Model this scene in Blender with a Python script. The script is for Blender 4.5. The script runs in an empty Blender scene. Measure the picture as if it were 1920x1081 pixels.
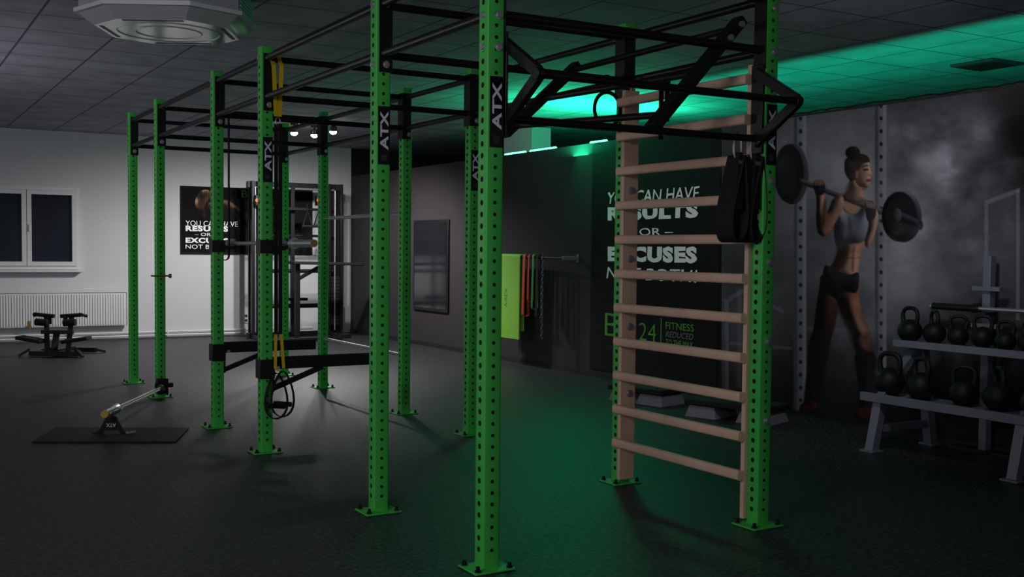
import bpy, bmesh, math, random
import numpy as np
from mathutils import Vector, Matrix
random.seed(4)
S = bpy.context.scene
C = S.collection
S.view_settings.view_transform = 'Standard'
S.view_settings.look = 'None'
PI = math.pi
# ---------------------------------------------------------------- camera
CAM = Vector((-2.3125, -4.1243, 1.3901)); YAW, PIT, ROL, F, C0 = -0.5318, -0.0436, 0.01, 2053.83, 557.48
RM = Matrix.Rotation(YAW, 3, 'Z') @ Matrix.Rotation(PIT + PI/2, 3, 'X') @ Matrix.Rotation(ROL, 3, 'Z')
cd = bpy.data.cameras.new('camera'); cam = bpy.data.objects.new('camera', cd); C.objects.link(cam)
cam.matrix_world = Matrix.Translation(CAM) @ RM.to_4x4()
cd.sensor_width = 36; cd.lens = F*36/1920; cd.shift_y = (C0-540.5)/1920; cd.clip_start = .05
S.camera = cam
def pt(px, py, ax, val):
    d = RM @ Vector(((px-960)/F, -(py-C0)/F, -1))
    t = (val-CAM[ax])/d[ax]
    return CAM + d*t
# ---------------------------------------------------------------- materials
def lin(c):
    return tuple(((v/255)/12.92 if v/255 <= .04045 else ((v/255+.055)/1.055)**2.4) for v in c) + (1,)
def mat(name, rgb, rough=.5, metal=0, noise=0, nscale=20, bump=0, emit=0, spec=.5, coat=0):
    m = bpy.data.materials.new(name); m.use_nodes = True
    nt = m.node_tree; b = nt.nodes['Principled BSDF']
    col = lin(rgb)
    b.inputs['Base Color'].default_value = col
    b.inputs['Roughness'].default_value = rough; b.inputs['Metallic'].default_value = metal
    b.inputs['Specular IOR Level'].default_value = spec
    b.inputs['Coat Weight'].default_value = coat
    if emit:
        b.inputs['Emission Color'].default_value = col; b.inputs['Emission Strength'].default_value = emit
    tc = nt.nodes.new('ShaderNodeTexCoord'); n = nt.nodes.new('ShaderNodeTexNoise')
    n.inputs['Scale'].default_value = nscale; n.inputs['Detail'].default_value = 4
    nt.links.new(tc.outputs['Object'], n.inputs['Vector'])
    if noise:
        mx = nt.nodes.new('ShaderNodeMix'); mx.data_type = 'RGBA'
        mx.inputs[6].default_value = tuple(v*(1-noise) for v in col[:3])+(1,)
        mx.inputs[7].default_value = tuple(min(1, v*(1+noise)) for v in col[:3])+(1,)
        nt.links.new(n.outputs['Fac'], mx.inputs[0]); nt.links.new(mx.outputs[2], b.inputs['Base Color'])
    if bump:
        bp = nt.nodes.new('ShaderNodeBump'); bp.inputs['Strength'].default_value = bump; bp.inputs['Distance'].default_value = .01
        nt.links.new(n.outputs['Fac'], bp.inputs['Height']); nt.links.new(bp.outputs[0], b.inputs['Normal'])
    return m
M = {}
M['green'] = mat('green_paint', (72,204,80), .42, noise=.06, nscale=6)
M['hole'] = mat('hole_dark', (8,14,8), .8)
M['black'] = mat('black_steel', (19,19,21), .42, noise=.1)
M['blackm'] = mat('black_matte', (14,14,15), .75, noise=.15)
M['sticker'] = mat('sticker_black', (10,10,14), .4)
M['letter'] = mat('letter_white', (235,240,252), .5)
M['white'] = mat('white_plastic', (225,226,228), .4, noise=.03)
M['whitewall'] = mat('white_plaster', (210,210,215), .85, noise=.03, nscale=3, bump=.05)
M['greywall'] = mat('dark_grey_plaster', (52,48,51), .85, noise=.12, nscale=2, bump=.06, spec=.3)
M['blackwall'] = mat('black_wall', (18,18,20), .8, noise=.1)
M['banner'] = mat('banner_black', (15,15,17), .75, noise=.1, spec=.25)
M['steel'] = mat('brushed_steel', (205,207,212), .34, metal=.8, noise=.08)
M['chrome'] = mat('chrome', (220,222,226), .2, metal=.95)
M['chain'] = mat('dark_chain', (95,97,102), .4, metal=.7)
M['silver'] = mat('silver_paint', (120,124,136), .45, metal=.3, noise=.05)
M['unit'] = mat('unit_grey', (175,178,192), .5, noise=.05)
M['brass'] = mat('brass_cap', (190,150,80), .35, metal=.8)
M['iron'] = mat('cast_iron', (14,14,16), .55, noise=.2, nscale=60, bump=.15, spec=.3)
M['yellow'] = mat('yellow_web', (240,200,20), .6)
M['strap'] = mat('black_webbing', (16,16,18), .8, noise=.2, nscale=90)
M['rubbermat'] = mat('rubber_mat', (20,21,24), .7, noise=.2, nscale=50)
M['limemat'] = mat('lime_foam', (140,205,60), .7, noise=.06, nscale=30)
M['orange'] = mat('orange_rubber', (215,70,35), .55)
M['redorange'] = mat('knob_orange', (240,110,40), .5)  # plain orange of the pulley knobs
M['grnband'] = mat('green_rubber', (50,150,70), .55)
M['txtgreen'] = mat('text_green', (90,165,48), .6)
M['txtwhite'] = mat('text_white', (250,251,252), .6)
M['txtpale'] = mat('text_pale', (120,122,125), .6)
M['inkgrey'] = mat('grey_plate', (52,53,58), .7)
M['greyfoot'] = mat('grey_plastic', (120,122,128), .5)
M['glass'] = mat('night_glass', (30,34,48), .12, spec=.6)
M['mirror'] = mat('mirror_glass', (30,32,36), .1, spec=.8)
M['gloss'] = mat('gloss_white', (235,237,242), .2, metal=.35)
M['led'] = mat('led_green', (60,255,140), .5, emit=12)
M['lamp'] = mat('lamp_white', (255,250,240), .5, emit=40)

def wood():
    m = bpy.data.materials.new('beech_wood'); m.use_nodes = True; nt = m.node_tree; b = nt.nodes['Principled BSDF']
    tc = nt.nodes.new('ShaderNodeTexCoord'); mp = nt.nodes.new('ShaderNodeMapping'); mp.inputs['Scale'].default_value = (30,3,3)
    n = nt.nodes.new('ShaderNodeTexNoise'); n.inputs['Scale'].default_value = 3; n.inputs['Detail'].default_value = 6
    r = nt.nodes.new('ShaderNodeValToRGB'); r.color_ramp.elements[0].color = lin((228,180,150)); r.color_ramp.elements[1].color = lin((252,214,188))
    nt.links.new(tc.outputs['Object'], mp.inputs[0]); nt.links.new(mp.outputs[0], n.inputs['Vector']); nt.links.new(n.outputs['Fac'], r.inputs[0])
    nt.links.new(r.outputs[0], b.inputs['Base Color']); b.inputs['Roughness'].default_value = .5
    return m
M['wood'] = wood()
def grid_mat(name, base, line, size, lw, rough, speck=0, bump=.1, lo=.8, hi=1.25, p0=.3, p1=.75):
    m = bpy.data.materials.new(name); m.use_nodes = True; nt = m.node_tree; b = nt.nodes['Principled BSDF']
    tc = nt.nodes.new('ShaderNodeTexCoord'); sp = nt.nodes.new('ShaderNodeSeparateXYZ'); nt.links.new(tc.outputs['Object'], sp.inputs[0])
    def mth(op, a, bb=None):
        n = nt.nodes.new('ShaderNodeMath'); n.operation = op
        for i, v in enumerate((a, bb)):
            if v is None: continue
            if isinstance(v, (int, float)): n.inputs[i].default_value = v
            else: nt.links.new(v, n.inputs[i])
        return n.outputs[0]
    ls = []
    for o in (sp.outputs[0], sp.outputs[1]):
        f = mth('FRACT', mth('DIVIDE', o, size)); ls.append(mth('LESS_THAN', f, lw/size))
    l = mth('MAXIMUM', ls[0], ls[1])
    n = nt.nodes.new('ShaderNodeTexNoise'); n.inputs['Scale'].default_value = speck or 4; n.inputs['Detail'].default_value = 6
    nt.links.new(tc.outputs['Object'], n.inputs['Vector'])
    r = nt.nodes.new('ShaderNodeValToRGB'); r.color_ramp.elements[0].position = p0; r.color_ramp.elements[1].position = p1
    r.color_ramp.elements[0].color = tuple(v*lo for v in lin(base)[:3])+(1,); r.color_ramp.elements[1].color = tuple(v*hi for v in lin(base)[:3])+(1,)
    nt.links.new(n.outputs['Fac'], r.inputs[0])
    mx = nt.nodes.new('ShaderNodeMix'); mx.data_type = 'RGBA'; nt.links.new(l, mx.inputs[0]); nt.links.new(r.outputs[0], mx.inputs[6]); mx.inputs[7].default_value = lin(line)
    nt.links.new(mx.outputs[2], b.inputs['Base Color']); b.inputs['Roughness'].default_value = rough
    bp = nt.nodes.new('ShaderNodeBump'); bp.inputs['Strength'].default_value = bump; bp.inputs['Distance'].default_value = .003
    n2 = nt.nodes.new('ShaderNodeTexNoise'); n2.inputs['Scale'].default_value = 120; nt.links.new(tc.outputs['Object'], n2.inputs['Vector'])
    nt.links.new(n2.outputs['Fac'], bp.inputs['Height']); nt.links.new(bp.outputs[0], b.inputs['Normal'])
    return m
M['floor'] = grid_mat('rubber_floor', (45,44,48), (33,33,36), 1.0, .006, .47, speck=38, bump=1.0, lo=.25, hi=2.8, p0=.4, p1=.7)
M['ceil'] = grid_mat('ceiling_tiles', (158,158,170), (78,78,88), .625, .018, .85, speck=3)
def print_mat():
    m = bpy.data.materials.new('printed_picture'); m.use_nodes = True; nt = m.node_tree; b = nt.nodes['Principled BSDF']
    a = nt.nodes.new('ShaderNodeVertexColor'); a.layer_name = 'Col'
    tc = nt.nodes.new('ShaderNodeTexCoord'); n = nt.nodes.new('ShaderNodeTexNoise'); n.inputs['Scale'].default_value = 60
    nt.links.new(tc.outputs['Object'], n.inputs['Vector'])
    mr = nt.nodes.new('ShaderNodeMapRange'); mr.inputs[3].default_value = .85; mr.inputs[4].default_value = 1.15; nt.links.new(n.outputs['Fac'], mr.inputs[0])
    v = nt.nodes.new('ShaderNodeVectorMath'); v.operation = 'SCALE'; nt.links.new(a.outputs[0], v.inputs[0]); nt.links.new(mr.outputs[0], v.inputs['Scale'])
    nt.links.new(v.outputs[0], b.inputs['Base Color']); b.inputs['Roughness'].default_value = .8; b.inputs['Specular IOR Level'].default_value = .2
    return m
M['print'] = print_mat()
# ---------------------------------------------------------------- builders
ORG = {}
class MB:
    def __init__(s): s.v = []; s.f = []; s.m = []
    def add(s, vs, fs, m=0):
        o = len(s.v); s.v += [Vector(v) for v in vs]; s.f += [tuple(i+o for i in f) for f in fs]; s.m += [m]*len(fs); return s
    def box(s, c, d, rot=None, m=0):
        vs = []
        for x in (-.5,.5):
            for y in (-.5,.5):
                for z in (-.5,.5):
                    p = Vector((x*d[0], y*d[1], z*d[2]))
                    if rot is not None: p = rot @ p
                    vs.append(Vector(c)+p)
        return s.add(vs, [(0,1,3,2),(4,6,7,5),(0,4,5,1),(2,3,7,6),(0,2,6,4),(1,5,7,3)], m)
    def bar(s, a, b, w, h, up=(0,0,1), m=0):
        a, b = Vector(a), Vector(b); t = (b-a).normalized(); u = Vector(up); r = t.cross(u).normalized(); u2 = r.cross(t)
        vs = [p + r*w*i/2 + u2*h*j/2 for p in (a, b) for i, j in ((-1,-1),(1,-1),(1,1),(-1,1))]
        return s.add(vs, [(0,1,2,3),(7,6,5,4),(0,4,5,1),(1,5,6,2),(2,6,7,3),(3,7,4,0)], m)
    def path(s, pts, r, n=10, closed=False, m=0):
        pts = [Vector(p) for p in pts]; N = len(pts); rr = r if isinstance(r, (list, tuple)) else [r]*N
        vs = []; up = None
        for i, p in enumerate(pts):
            if closed: t = pts[(i+1) % N]-pts[i-1]
            else: t = pts[min(i+1, N-1)]-pts[max(i-1, 0)]
            t.normalize()
            if up is None: up = Vector((0,0,1)) if abs(t.z) < .9 else Vector((1,0,0))
            a = t.cross(up).normalized(); up = a.cross(t).normalized()
            for k in range(n):
                q = 2*PI*k/n; vs.append(p + a*math.cos(q)*rr[i] + up*math.sin(q)*rr[i])
        fs = []
        for i in range(N if closed else N-1):
            j = (i+1) % N
            for k in range(n): fs.append((i*n+k, i*n+(k+1) % n, j*n+(k+1) % n, j*n+k))
        if not closed: fs += [tuple(range(n))[::-1], tuple((N-1)*n+k for k in range(n))]
        return s.add(vs, fs, m)
    def tube(s, a, b, r, n=14, m=0): return s.path([a, b], r, n, m=m)
    def disc(s, c, nrm, r, n=10, m=0):
        c = Vector(c); z = Vector(nrm).normalized(); x = z.orthogonal().normalized(); y = z.cross(x)
        return s.add([c + (x*math.cos(2*PI*k/n)+y*math.sin(2*PI*k/n))*r for k in range(n)], [tuple(range(n))], m)
    def poly(s, pts, ext=None, m=0):
        pts = [Vector(p) for p in pts]; n = len(pts)
        if ext is None: return s.add(pts, [tuple(range(n))], m)
        e = Vector(ext)
        return s.add(pts+[p+e for p in pts], [tuple(range(n))[::-1], tuple(range(n, 2*n))]+[(i, (i+1) % n, n+(i+1) % n, n+i) for i in range(n)], m)
    def lathe(s, prof, c=(0,0,0), n=28, m=0, sx=1, sy=1):
        c = Vector(c); vs = []; N = len(prof)
        for r, z in prof:
            for k in range(n): vs.append(c + Vector((r*math.cos(2*PI*k/n)*sx, r*math.sin(2*PI*k/n)*sy, z)))
        fs = [(i*n+k, i*n+(k+1) % n, (i+1)*n+(k+1) % n, (i+1)*n+k) for i in range(N-1) for k in range(n)]
        fs += [tuple(range(n))[::-1], tuple((N-1)*n+k for k in range(n))]
        return s.add(vs, fs, m)
    def ribbon(s, pts, w, t, closed=False, m=0):
        pts = [Vector(p) for p in pts]; w = Vector(w); N = len(pts); vs = []
        for i, p in enumerate(pts):
            tt = (pts[(i+1) % N]-pts[i-1]) if closed else (pts[min(i+1, N-1)]-pts[max(i-1, 0)])
            nn = tt.cross(w).normalized()*t/2
            vs += [p-w/2-nn, p+w/2-nn, p+w/2+nn, p-w/2+nn]
        fs = []
        for i in range(N if closed else N-1):
            j = (i+1) % N
            for k in range(4): fs.append((i*4+k, i*4+(k+1) % 4, j*4+(k+1) % 4, j*4+k))
        if not closed: fs += [(3,2,1,0), tuple((N-1)*4+k for k in range(4))]
        return s.add(vs, fs, m)
    def build(s, name, mats, parent=None, bevel=0, smooth=True, flat=False):
        o0 = ORG.get(parent.name, Vector((0,0,0))) if parent else Vector((0,0,0))
        me = bpy.data.meshes.new(name); me.from_pydata([v-o0 for v in s.v], [], s.f)
        if not isinstance(mats, (list, tuple)): mats = [mats]
        for x in mats: me.materials.append(M[x] if isinstance(x, str) else x)
        for p, i in zip(me.polygons, s.m): p.material_index = i
        if not flat:
            bm = bmesh.new(); bm.from_mesh(me); bmesh.ops.recalc_face_normals(bm, faces=bm.faces); bm.to_mesh(me); bm.free()
        if smooth:
            for p in me.polygons: p.use_smooth = True
            me.set_sharp_from_angle(angle=math.radians(38))
        me.update()
        o = bpy.data.objects.new(name, me); C.objects.link(o)
        if parent: o.parent = parent
        ORG[o.name] = o0
        if bevel:
            b = o.modifiers.new('bevel', 'BEVEL'); b.width = bevel; b.segments = 2; b.limit_method = 'ANGLE'
        return o
def tag(o, label, cat, group=None):
    o['label'] = label; o['category'] = cat
    if group: o['group'] = group
    return o
def thing(name, label, cat, loc=(0,0,0), group=None):
    o = bpy.data.objects.new(name, None); C.objects.link(o); o.location = loc; ORG[o.name] = Vector(loc)
    o.empty_display_size = .1
    return tag(o, label, cat, group)
def struct(o): o['kind'] = 'structure'; return o
def kids(o): return [c for c in bpy.data.objects if c.parent == o]
def copy_tree(o, parent=None, delta=None):
    c = o.copy(); C.objects.link(c); c.parent = parent; ORG[c.name] = ORG.get(o.name)
    for ch in kids(o): copy_tree(ch, c)
    return c
def text(name, s, org, u, v, w, h, m, parent=None, bold=0, shear=0, jit=0):
    cu = bpy.data.curves.new('t', 'FONT'); cu.body = s; cu.offset = bold; cu.shear = shear; cu.resolution_u = 3
    if bold > .03: cu.space_character = 1.12
    ob = bpy.data.objects.new('t', cu); C.objects.link(ob)
    dg = bpy.context.evaluated_depsgraph_get(); me = bpy.data.meshes.new_from_object(ob.evaluated_get(dg))
    vs = [x.co.copy() for x in me.vertices]; fs = [tuple(p.vertices) for p in me.polygons]
    bpy.data.objects.remove(ob); bpy.data.curves.remove(cu); bpy.data.meshes.remove(me)
    if jit:
        for q in vs: q.x += random.uniform(-jit, jit); q.y += random.uniform(-jit, jit)
    x0 = min(q.x for q in vs); x1 = max(q.x for q in vs); y0 = min(q.y for q in vs); y1 = max(q.y for q in vs)
    u, v, org = Vector(u), Vector(v), Vector(org)
    b = MB(); b.add([org + u*((q.x-x0)/(x1-x0)*w) + v*((q.y-y0)/(y1-y0)*h) for q in vs], fs)
    return b.build(name, m, parent, smooth=False, flat=True)
# ---------------------------------------------------------------- picture painter (for the two printed pictures)
def cat_rom(pts, n=5):
    out = []; N = len(pts)
    for i in range(N):
        p0, p1, p2, p3 = pts[i-1], pts[i], pts[(i+1) % N], pts[(i+2) % N]
        for k in range(n):
            s = k/n
            out.append(tuple(.5*((2*p1[j])+(-p0[j]+p2[j])*s+(2*p0[j]-5*p1[j]+4*p2[j]-p3[j])*s*s+(-p0[j]+3*p1[j]-3*p2[j]+p3[j])*s**3) for j in (0, 1)))
    return out
rng = np.random.RandomState(7)
def fbm(X, Y, scale, octs=4):
    out = np.zeros_like(X); amp = 1; tot = 0
    for o in range(octs):
        g = rng.rand(64, 64); u = X/scale*(2**o)+o*3.7; v = Y/scale*(2**o)+o*5.1
        i = np.floor(u).astype(int); j = np.floor(v).astype(int); a = u-i; b = v-j; a = a*a*(3-2*a); b = b*b*(3-2*b)
        i %= 63; j %= 63
        out += amp*((g[i,j]*(1-a)+g[i+1,j]*a)*(1-b)+(g[i,j+1]*(1-a)+g[i+1,j+1]*a)*b); tot += amp; amp *= .55
    return out/tot
class Canvas:
    def __init__(s, x0, y0, x1, y1, st):
        s.st = st; s.xs = np.arange(x0, x1+st*.5, st); s.ys = np.arange(y0, y1+st*.5, st)
        s.X, s.Y = np.meshgrid(s.xs, s.ys); s.img = np.zeros(s.X.shape+(3,))
    def sd(s, pts, X, Y):
        P = np.array(pts, float); Q = np.roll(P, -1, 0); d2 = np.full(X.shape, 1e9); ins = np.zeros(X.shape, bool)
        for (ax, ay), (bx, by) in zip(P, Q):
            ex, ey = bx-ax, by-ay; L = ex*ex+ey*ey+1e-9
            t = np.clip(((X-ax)*ex+(Y-ay)*ey)/L, 0, 1)
            d2 = np.minimum(d2, (X-ax-t*ex)**2+(Y-ay-t*ey)**2)
            c = ((ay > Y) != (by > Y))
            if by != ay: ins ^= c & (X < ex*(Y-ay)/(by-ay)+ax)
        d = np.sqrt(d2); return np.where(ins, d, -d)
    def paint(s, pts, rgb, soft=1.6, R=0, amb=.3, L=(.75,-.35,.55), alpha=1, smooth=True, rim=0, gain=1.25, tex=0, fade=None):
        if smooth: pts = cat_rom(pts)
        P = np.array(pts); m = soft*2+2
        ix = np.where((s.xs > P[:,0].min()-m) & (s.xs < P[:,0].max()+m))[0]; iy = np.where((s.ys > P[:,1].min()-m) & (s.ys < P[:,1].max()+m))[0]
        if len(ix) < 2 or len(iy) < 2: return
        sl = (slice(iy[0], iy[-1]+1), slice(ix[0], ix[-1]+1)); X, Y = s.X[sl], s.Y[sl]
        d = s.sd(pts, X, Y); cov = np.clip(d/soft+.5, 0, 1); cov = cov*cov*(3-2*cov)*alpha
        f = np.ones_like(d)
        if R:
            t = np.clip(d/R, 0.02, 1); h = np.sqrt(1-(1-t)**2)*R
            gy, gx = np.gradient(h, s.st); gx = np.clip(gx,-2.5,2.5); gy = np.clip(gy,-2.5,2.5)
            n = np.stack([-gx, -gy, np.ones_like(gx)], -1); n /= np.linalg.norm(n, axis=-1, keepdims=True)
            Lv = np.array(L)/np.linalg.norm(L); lam = np.clip((n*Lv).sum(-1), 0, 1)
            f = amb+(1-amb)*lam*gain+rim*np.clip(n[...,0], 0, 1)**2
            for _ in range(2):
                f = (f+np.roll(f,1,0)+np.roll(f,-1,0)+np.roll(f,1,1)+np.roll(f,-1,1))/5
        if tex: f = f*(1+tex*(fbm(X, Y, 14, 3)-.5))
        if fade: f = f*(1-fade[2]*np.clip((Y-fade[0])/(fade[1]-fade[0]), 0, 1))
        col = np.array(rgb, float)[None,None,:]*f[...,None]
        s.img[sl] = s.img[sl]*(1-cov[...,None])+col*cov[...,None]
    def mesh(s, name, ax, val, parent, org, zlo=-9, zhi=9):
        Rn = np.array(RM); d = np.stack([(s.X-960)/F, -(s.Y-C0)/F, -np.ones_like(s.X)], -1) @ Rn.T
        c = np.array(CAM); t = (val-c[ax])/d[..., ax]; P = (c+d*t[...,None]).reshape(-1, 3)
        h, w = s.X.shape; i = np.arange(h*w).reshape(h, w)
        q = np.stack([i[:-1,:-1], i[1:,:-1], i[1:,1:], i[:-1,1:]], -1).reshape(-1, 4)
        zz = P[:,2][q]; q = q[(zz.min(1) < zhi) & (zz.max(1) > zlo)]; P[:,2] = np.clip(P[:,2], zlo, zhi)
        col = np.clip(s.img/255, 0, 1).reshape(-1, 3); col = np.where(col <= .04045, col/12.92, ((col+.055)/1.055)**2.4)
        used, inv = np.unique(q, return_inverse=True); q = inv.reshape(-1, 4); P = P[used]-np.array(org); col = col[used]
        me = bpy.data.meshes.new(name); me.from_pydata(P.tolist(), [], q.tolist())
        ca = me.color_attributes.new('Col', 'FLOAT_COLOR', 'POINT')
        ca.data.foreach_set('color', np.concatenate([col, np.ones((len(col), 1))], -1).astype(np.float32).ravel())
        me.materials.append(M['print']); o = bpy.data.objects.new(name, me); C.objects.link(o); o.parent = parent
        return o
def ell(cx, cy, rx_, ry_, n=36): return [(cx+rx_*math.cos(2*PI*i/n), cy+ry_*math.sin(2*PI*i/n)) for i in range(n)]
# ---------------------------------------------------------------- room
YW, XW, ZC, PT_ = 12.86, 4.578, 3.03, 2.57
X0, Y0, X1 = -6, -7, 9.5
struct(MB().box(((X0+X1)/2, (Y0+YW)/2, -.05), (X1-X0, YW-Y0, .1)).build('floor', 'floor', smooth=False))
struct(MB().box(((X0+X1)/2, (Y0+YW)/2, ZC+.05), (X1-X0, YW-Y0, .1)).build('ceiling', 'ceil', smooth=False))
struct(MB().box(((X0+XW)/2, YW+.1, ZC/2), (XW-X0, .2, ZC)).build('wall_far', 'whitewall', smooth=False))
struct(MB().box(((X1+XW)/2, YW+.1, ZC/2), (X1-XW, .2, ZC)).build('wall_far_side', 'blackwall', smooth=False))
struct(MB().box((XW+.06, (Y0+YW)/2, PT_/2), (.12, YW-Y0, PT_)).build('wall_right', 'greywall', smooth=False))
struct(MB().box((X1+.1, (Y0+YW)/2, ZC/2), (.2, YW-Y0, ZC)).build('wall_right_outer', 'blackwall', smooth=False))
a_, b_ = pt(945, 260, 0, 5.35), pt(997, 260, 0, 5.35)
struct(MB().box((5.5, (a_.y+b_.y)/2, ZC/2), (.3, abs(a_.y-b_.y), ZC)).build('trim_1', 'whitewall', smooth=False))
struct(MB().box((XW-.006, YW/2, .03), (.012, YW-.02, .06)).build('baseboard_right', 'blackwall', smooth=False))
# window
wz1, wz0 = 2.224, 1.04
xr = .357; xl = -1.75; fw = .05
wn = struct(MB().box(((xl+xr)/2, YW-.03, wz1-fw/2), (xr-xl, .06, fw)).box(((xl+xr)/2, YW-.03, wz0+fw/2), (xr-xl, .06, fw))
    .box((xr-fw/2, YW-.03, (wz0+wz1)/2), (fw, .06, wz1-wz0-2*fw)).box((xl+fw/2, YW-.03, (wz0+wz1)/2), (fw, .06, wz1-wz0-2*fw)).build('window_1', 'white', smooth=False))
for k in (0, 1, 2):
    w = (xr-xl-2*fw)/3; c = xl+fw+w*(k+.5); hz = wz1-wz0-2*fw-.006; cz = (wz0+wz1)/2; g = .06; ww = w-.008
    fr = MB().box((c, YW-.045, cz+hz/2-g/2), (ww, .07, g)).box((c, YW-.045, cz-hz/2+g/2), (ww, .07, g)).box((c-ww/2+g/2, YW-.045, cz), (g, .07, hz-2*g)).box((c+ww/2-g/2, YW-.045, cz), (g, .07, hz-2*g)).build('window_frame', 'white', wn, smooth=False)
    MB().box((c, YW-.03, cz), (ww-2*g, .01, hz-2*g)).build('pane', 'glass', fr)
    MB().box((c-ww/2+.03, YW-.09, cz), (.018, .02, .1)).build('handle', 'white', fr, bevel=.003)
MB().box(((xl+xr)/2, YW-.07, wz0-.02), (xr-xl+.06, .14, .03)).build('window_sill', 'white', wn, bevel=.004)
# ceiling vent
v = pt(1850, 119, 2, ZC)
t = thing('ceiling_vent', 'small dark square ventilation grille in the green-lit ceiling', 'vent', (v.x, v.y, ZC))
MB().box((v.x, v.y, ZC-.012), (.42, .42, .02)).build('frame', 'inkgrey', t, bevel=.004)
for k in range(7): MB().box((v.x-.15+k*.05, v.y, ZC-.026), (.012, .36, .012)).build('slat', 'black', t)
# ---------------------------------------------------------------- rig
A_, W_, H_ = 1.18, 1.578, 2.725
YS = [0, 1.18, 3.094, 4.274, 6.188, 7.368]
PS = .082
rig = thing('training_rig', 'tall bright green steel training rig with black pull-up bars, bolted to the floor', 'training rig', (0,0,0))
def upright_proto():
    b = MB(); h = PS/2; r = .008; sec = []
    for cx, cy, a0 in ((1,1,0),(-1,1,90),(-1,-1,180),(1,-1,270)):
        for k in range(4):
            q = math.radians(a0+k*30); sec.append((cx*(h-r)+r*math.cos(q), cy*(h-r)+r*math.sin(q)))
    N = len(sec)
    b.add([(x, y, .008) for x, y in sec]+[(x, y, H_) for x, y in sec], [tuple(range(N))[::-1], tuple(range(N, 2*N))]+[(i, (i+1) % N, N+(i+1) % N, N+i) for i in range(N)])
    z = .09
    while z < H_-.04:
        for sx in (-1, 1):
            b.disc((sx*(h+.0008), 0, z), (sx,0,0), .0125, 12, 1)
            b.disc((0, sx*(h+.0008), z+.0), (0,sx,0), .0085, 10, 1)
        z += .05
    return b
up0 = upright_proto().build('upright', ['green', 'hole'], rig)
MB().box((0,0,.005), (.2,.17,.01)).build('base_plate', 'green', up0, bevel=.004)
for sx in (-1, 1):
    for sy in (-1, 1):
        MB().lathe([(.014,.01),(.014,.018),(.009,.02),(.009,.034),(.0,.036)], (sx*.078, sy*.062, 0), 8).build('anchor_bolt', 'black', up0)
def bracket(row, end=False):
    s = 1 if row == 0 else -1; b = MB(); h = PS/2+.004; zc = 2.49; hh = .38
    if not end: b.box((.006*s, -h, zc), (.066, .006, hh))
    b.box((.006*s, h, zc), (.066, .006, hh)); b.box((s*h, 0, zc), (.006, PS+(.014 if not end else 0), hh))
    return b
brk = {}
ups = {}
for row in (0, 1):
    for i, y in enumerate(YS):
        if not ups: u = up0
        else:
            u = up0.copy(); C.objects.link(u); u.parent = rig
            for ch in [c for c in up0.children if c.name.split('.')[0] in ('base_plate', 'anchor_bolt')]:
                c2 = ch.copy(); C.objects.link(c2); c2.parent = u
        ups[(row, i)] = u
for row in (0, 1):
    for i, y in enumerate(YS):
        u = ups[(row, i)]; key = (row, i == 0)
        if key not in brk:
            s = 1 if row == 0 else -1
            L_ = [bracket(row, i == 0).build('bracket', 'black', u, bevel=.001)]
            for z in (2.34, 2.65) if i else (2.25, 2.385, 2.6):
                L_.append(MB().lathe([(.019,0),(.019,.003),(.013,.0035),(.013,.012),(0,.012)], (0,0,0), 12).build('bolt', 'steel', u))
                L_[-1].location = (.012, -PS/2-(.007 if i else .001), z); L_[-1].rotation_euler = (PI/2, 0, 0)
                L_.append(L_[-1].copy()); C.objects.link(L_[-1]); L_[-1].location = (s*-PS/2, 0, z); L_[-1].rotation_euler = (0, -s*PI/2, 0)
            brk[key] = L_
        else:
            for o in brk[key]:
                c2 = o.copy(); C.objects.link(c2); c2.parent = u
        if (row, i) in ((0,0), (0,1), (0,2), (1,2), (1,0)):
            st = MB().box((.004, -PS/2-.0015, 1.975), (.066, .003, .3)).build('brand_plate', 'sticker', u)
            text('lettering', 'ATX', (.027, -PS/2-.0040, 1.90), (0,0,1), (-1,0,0), .2, .046, 'letter', st, bold=.03)
            MB().box((.004, -PS/2-.0035, 1.86), (.03, .001, .03)).build('emblem', 'inkgrey', st)
        u.location = (W_*row, y, 0)
ZU, ZL = 2.65, 2.395
def rbar(a, b, r=.021, name='crossbar', m='black'):
    return MB().tube(a, b, r, 16).build(name, m, rig)
h = PS/2
for row in (0, 1):
    for i in range(5):
        for z in (ZU, ZL):
            rbar((W_*row, YS[i]+h, z), (W_*row, YS[i+1]-h, z), name='long_bar')
for i, y in enumerate(YS):
    for z in (ZU, ZL): rbar((h, y, z), (W_-h, y, z), name='cross_bar')
rbar((h, 0, 1.955), (W_-h, 0, 1.955), .018, 'low_pull_up_bar')
rbar((W_, YS[3]+h, 1.68), (W_, YS[4]-h, 1.68), .016, 'low_bar', 'steel'); rbar((W_, YS[3]+h, .49), (W_, YS[4]-h, .49), .016, 'low_bar', 'steel')
ax = -.28; az = 2.11
for x, sg in ((h+.024, 1), (W_-h-.024, -1)):
    b = MB()
    b.bar((x, 0, 2.28), (x, ax, az+.008), .03, .05); b.bar((x, ax, az-.008), (x, 0, 1.93), .03, .05)
    b.box((x-sg*.01, 0, 2.10), (.012, PS, .44)); b.path([(x-.018, ax, az), (x+.018, ax, az)], .028, 16)
    b.build('pull_up_arm', 'black', rig, bevel=.003)
rbar((h+.03, ax, az), (W_-h-.03, ax, az), .018, 'front_pull_up_bar')
p1, p2 = pt(1222, 240, 1, .03), pt(1388, 38, 1, .03); q1, q2 = pt(945, 252, 1, 1.15), pt(1082, 122, 1, 1.15)
for p, q in ((p1, p2), (q1, q2)): MB().bar(p, q, .05, .075, up=(0,1,0)).build('inclined_beam', 'black', rig, bevel=.004)
for t_ in (.12, .5, .92): rbar(p1.lerp(p2, t_), q1.lerp(q2, t_), .017, 'inclined_rung')
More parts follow.
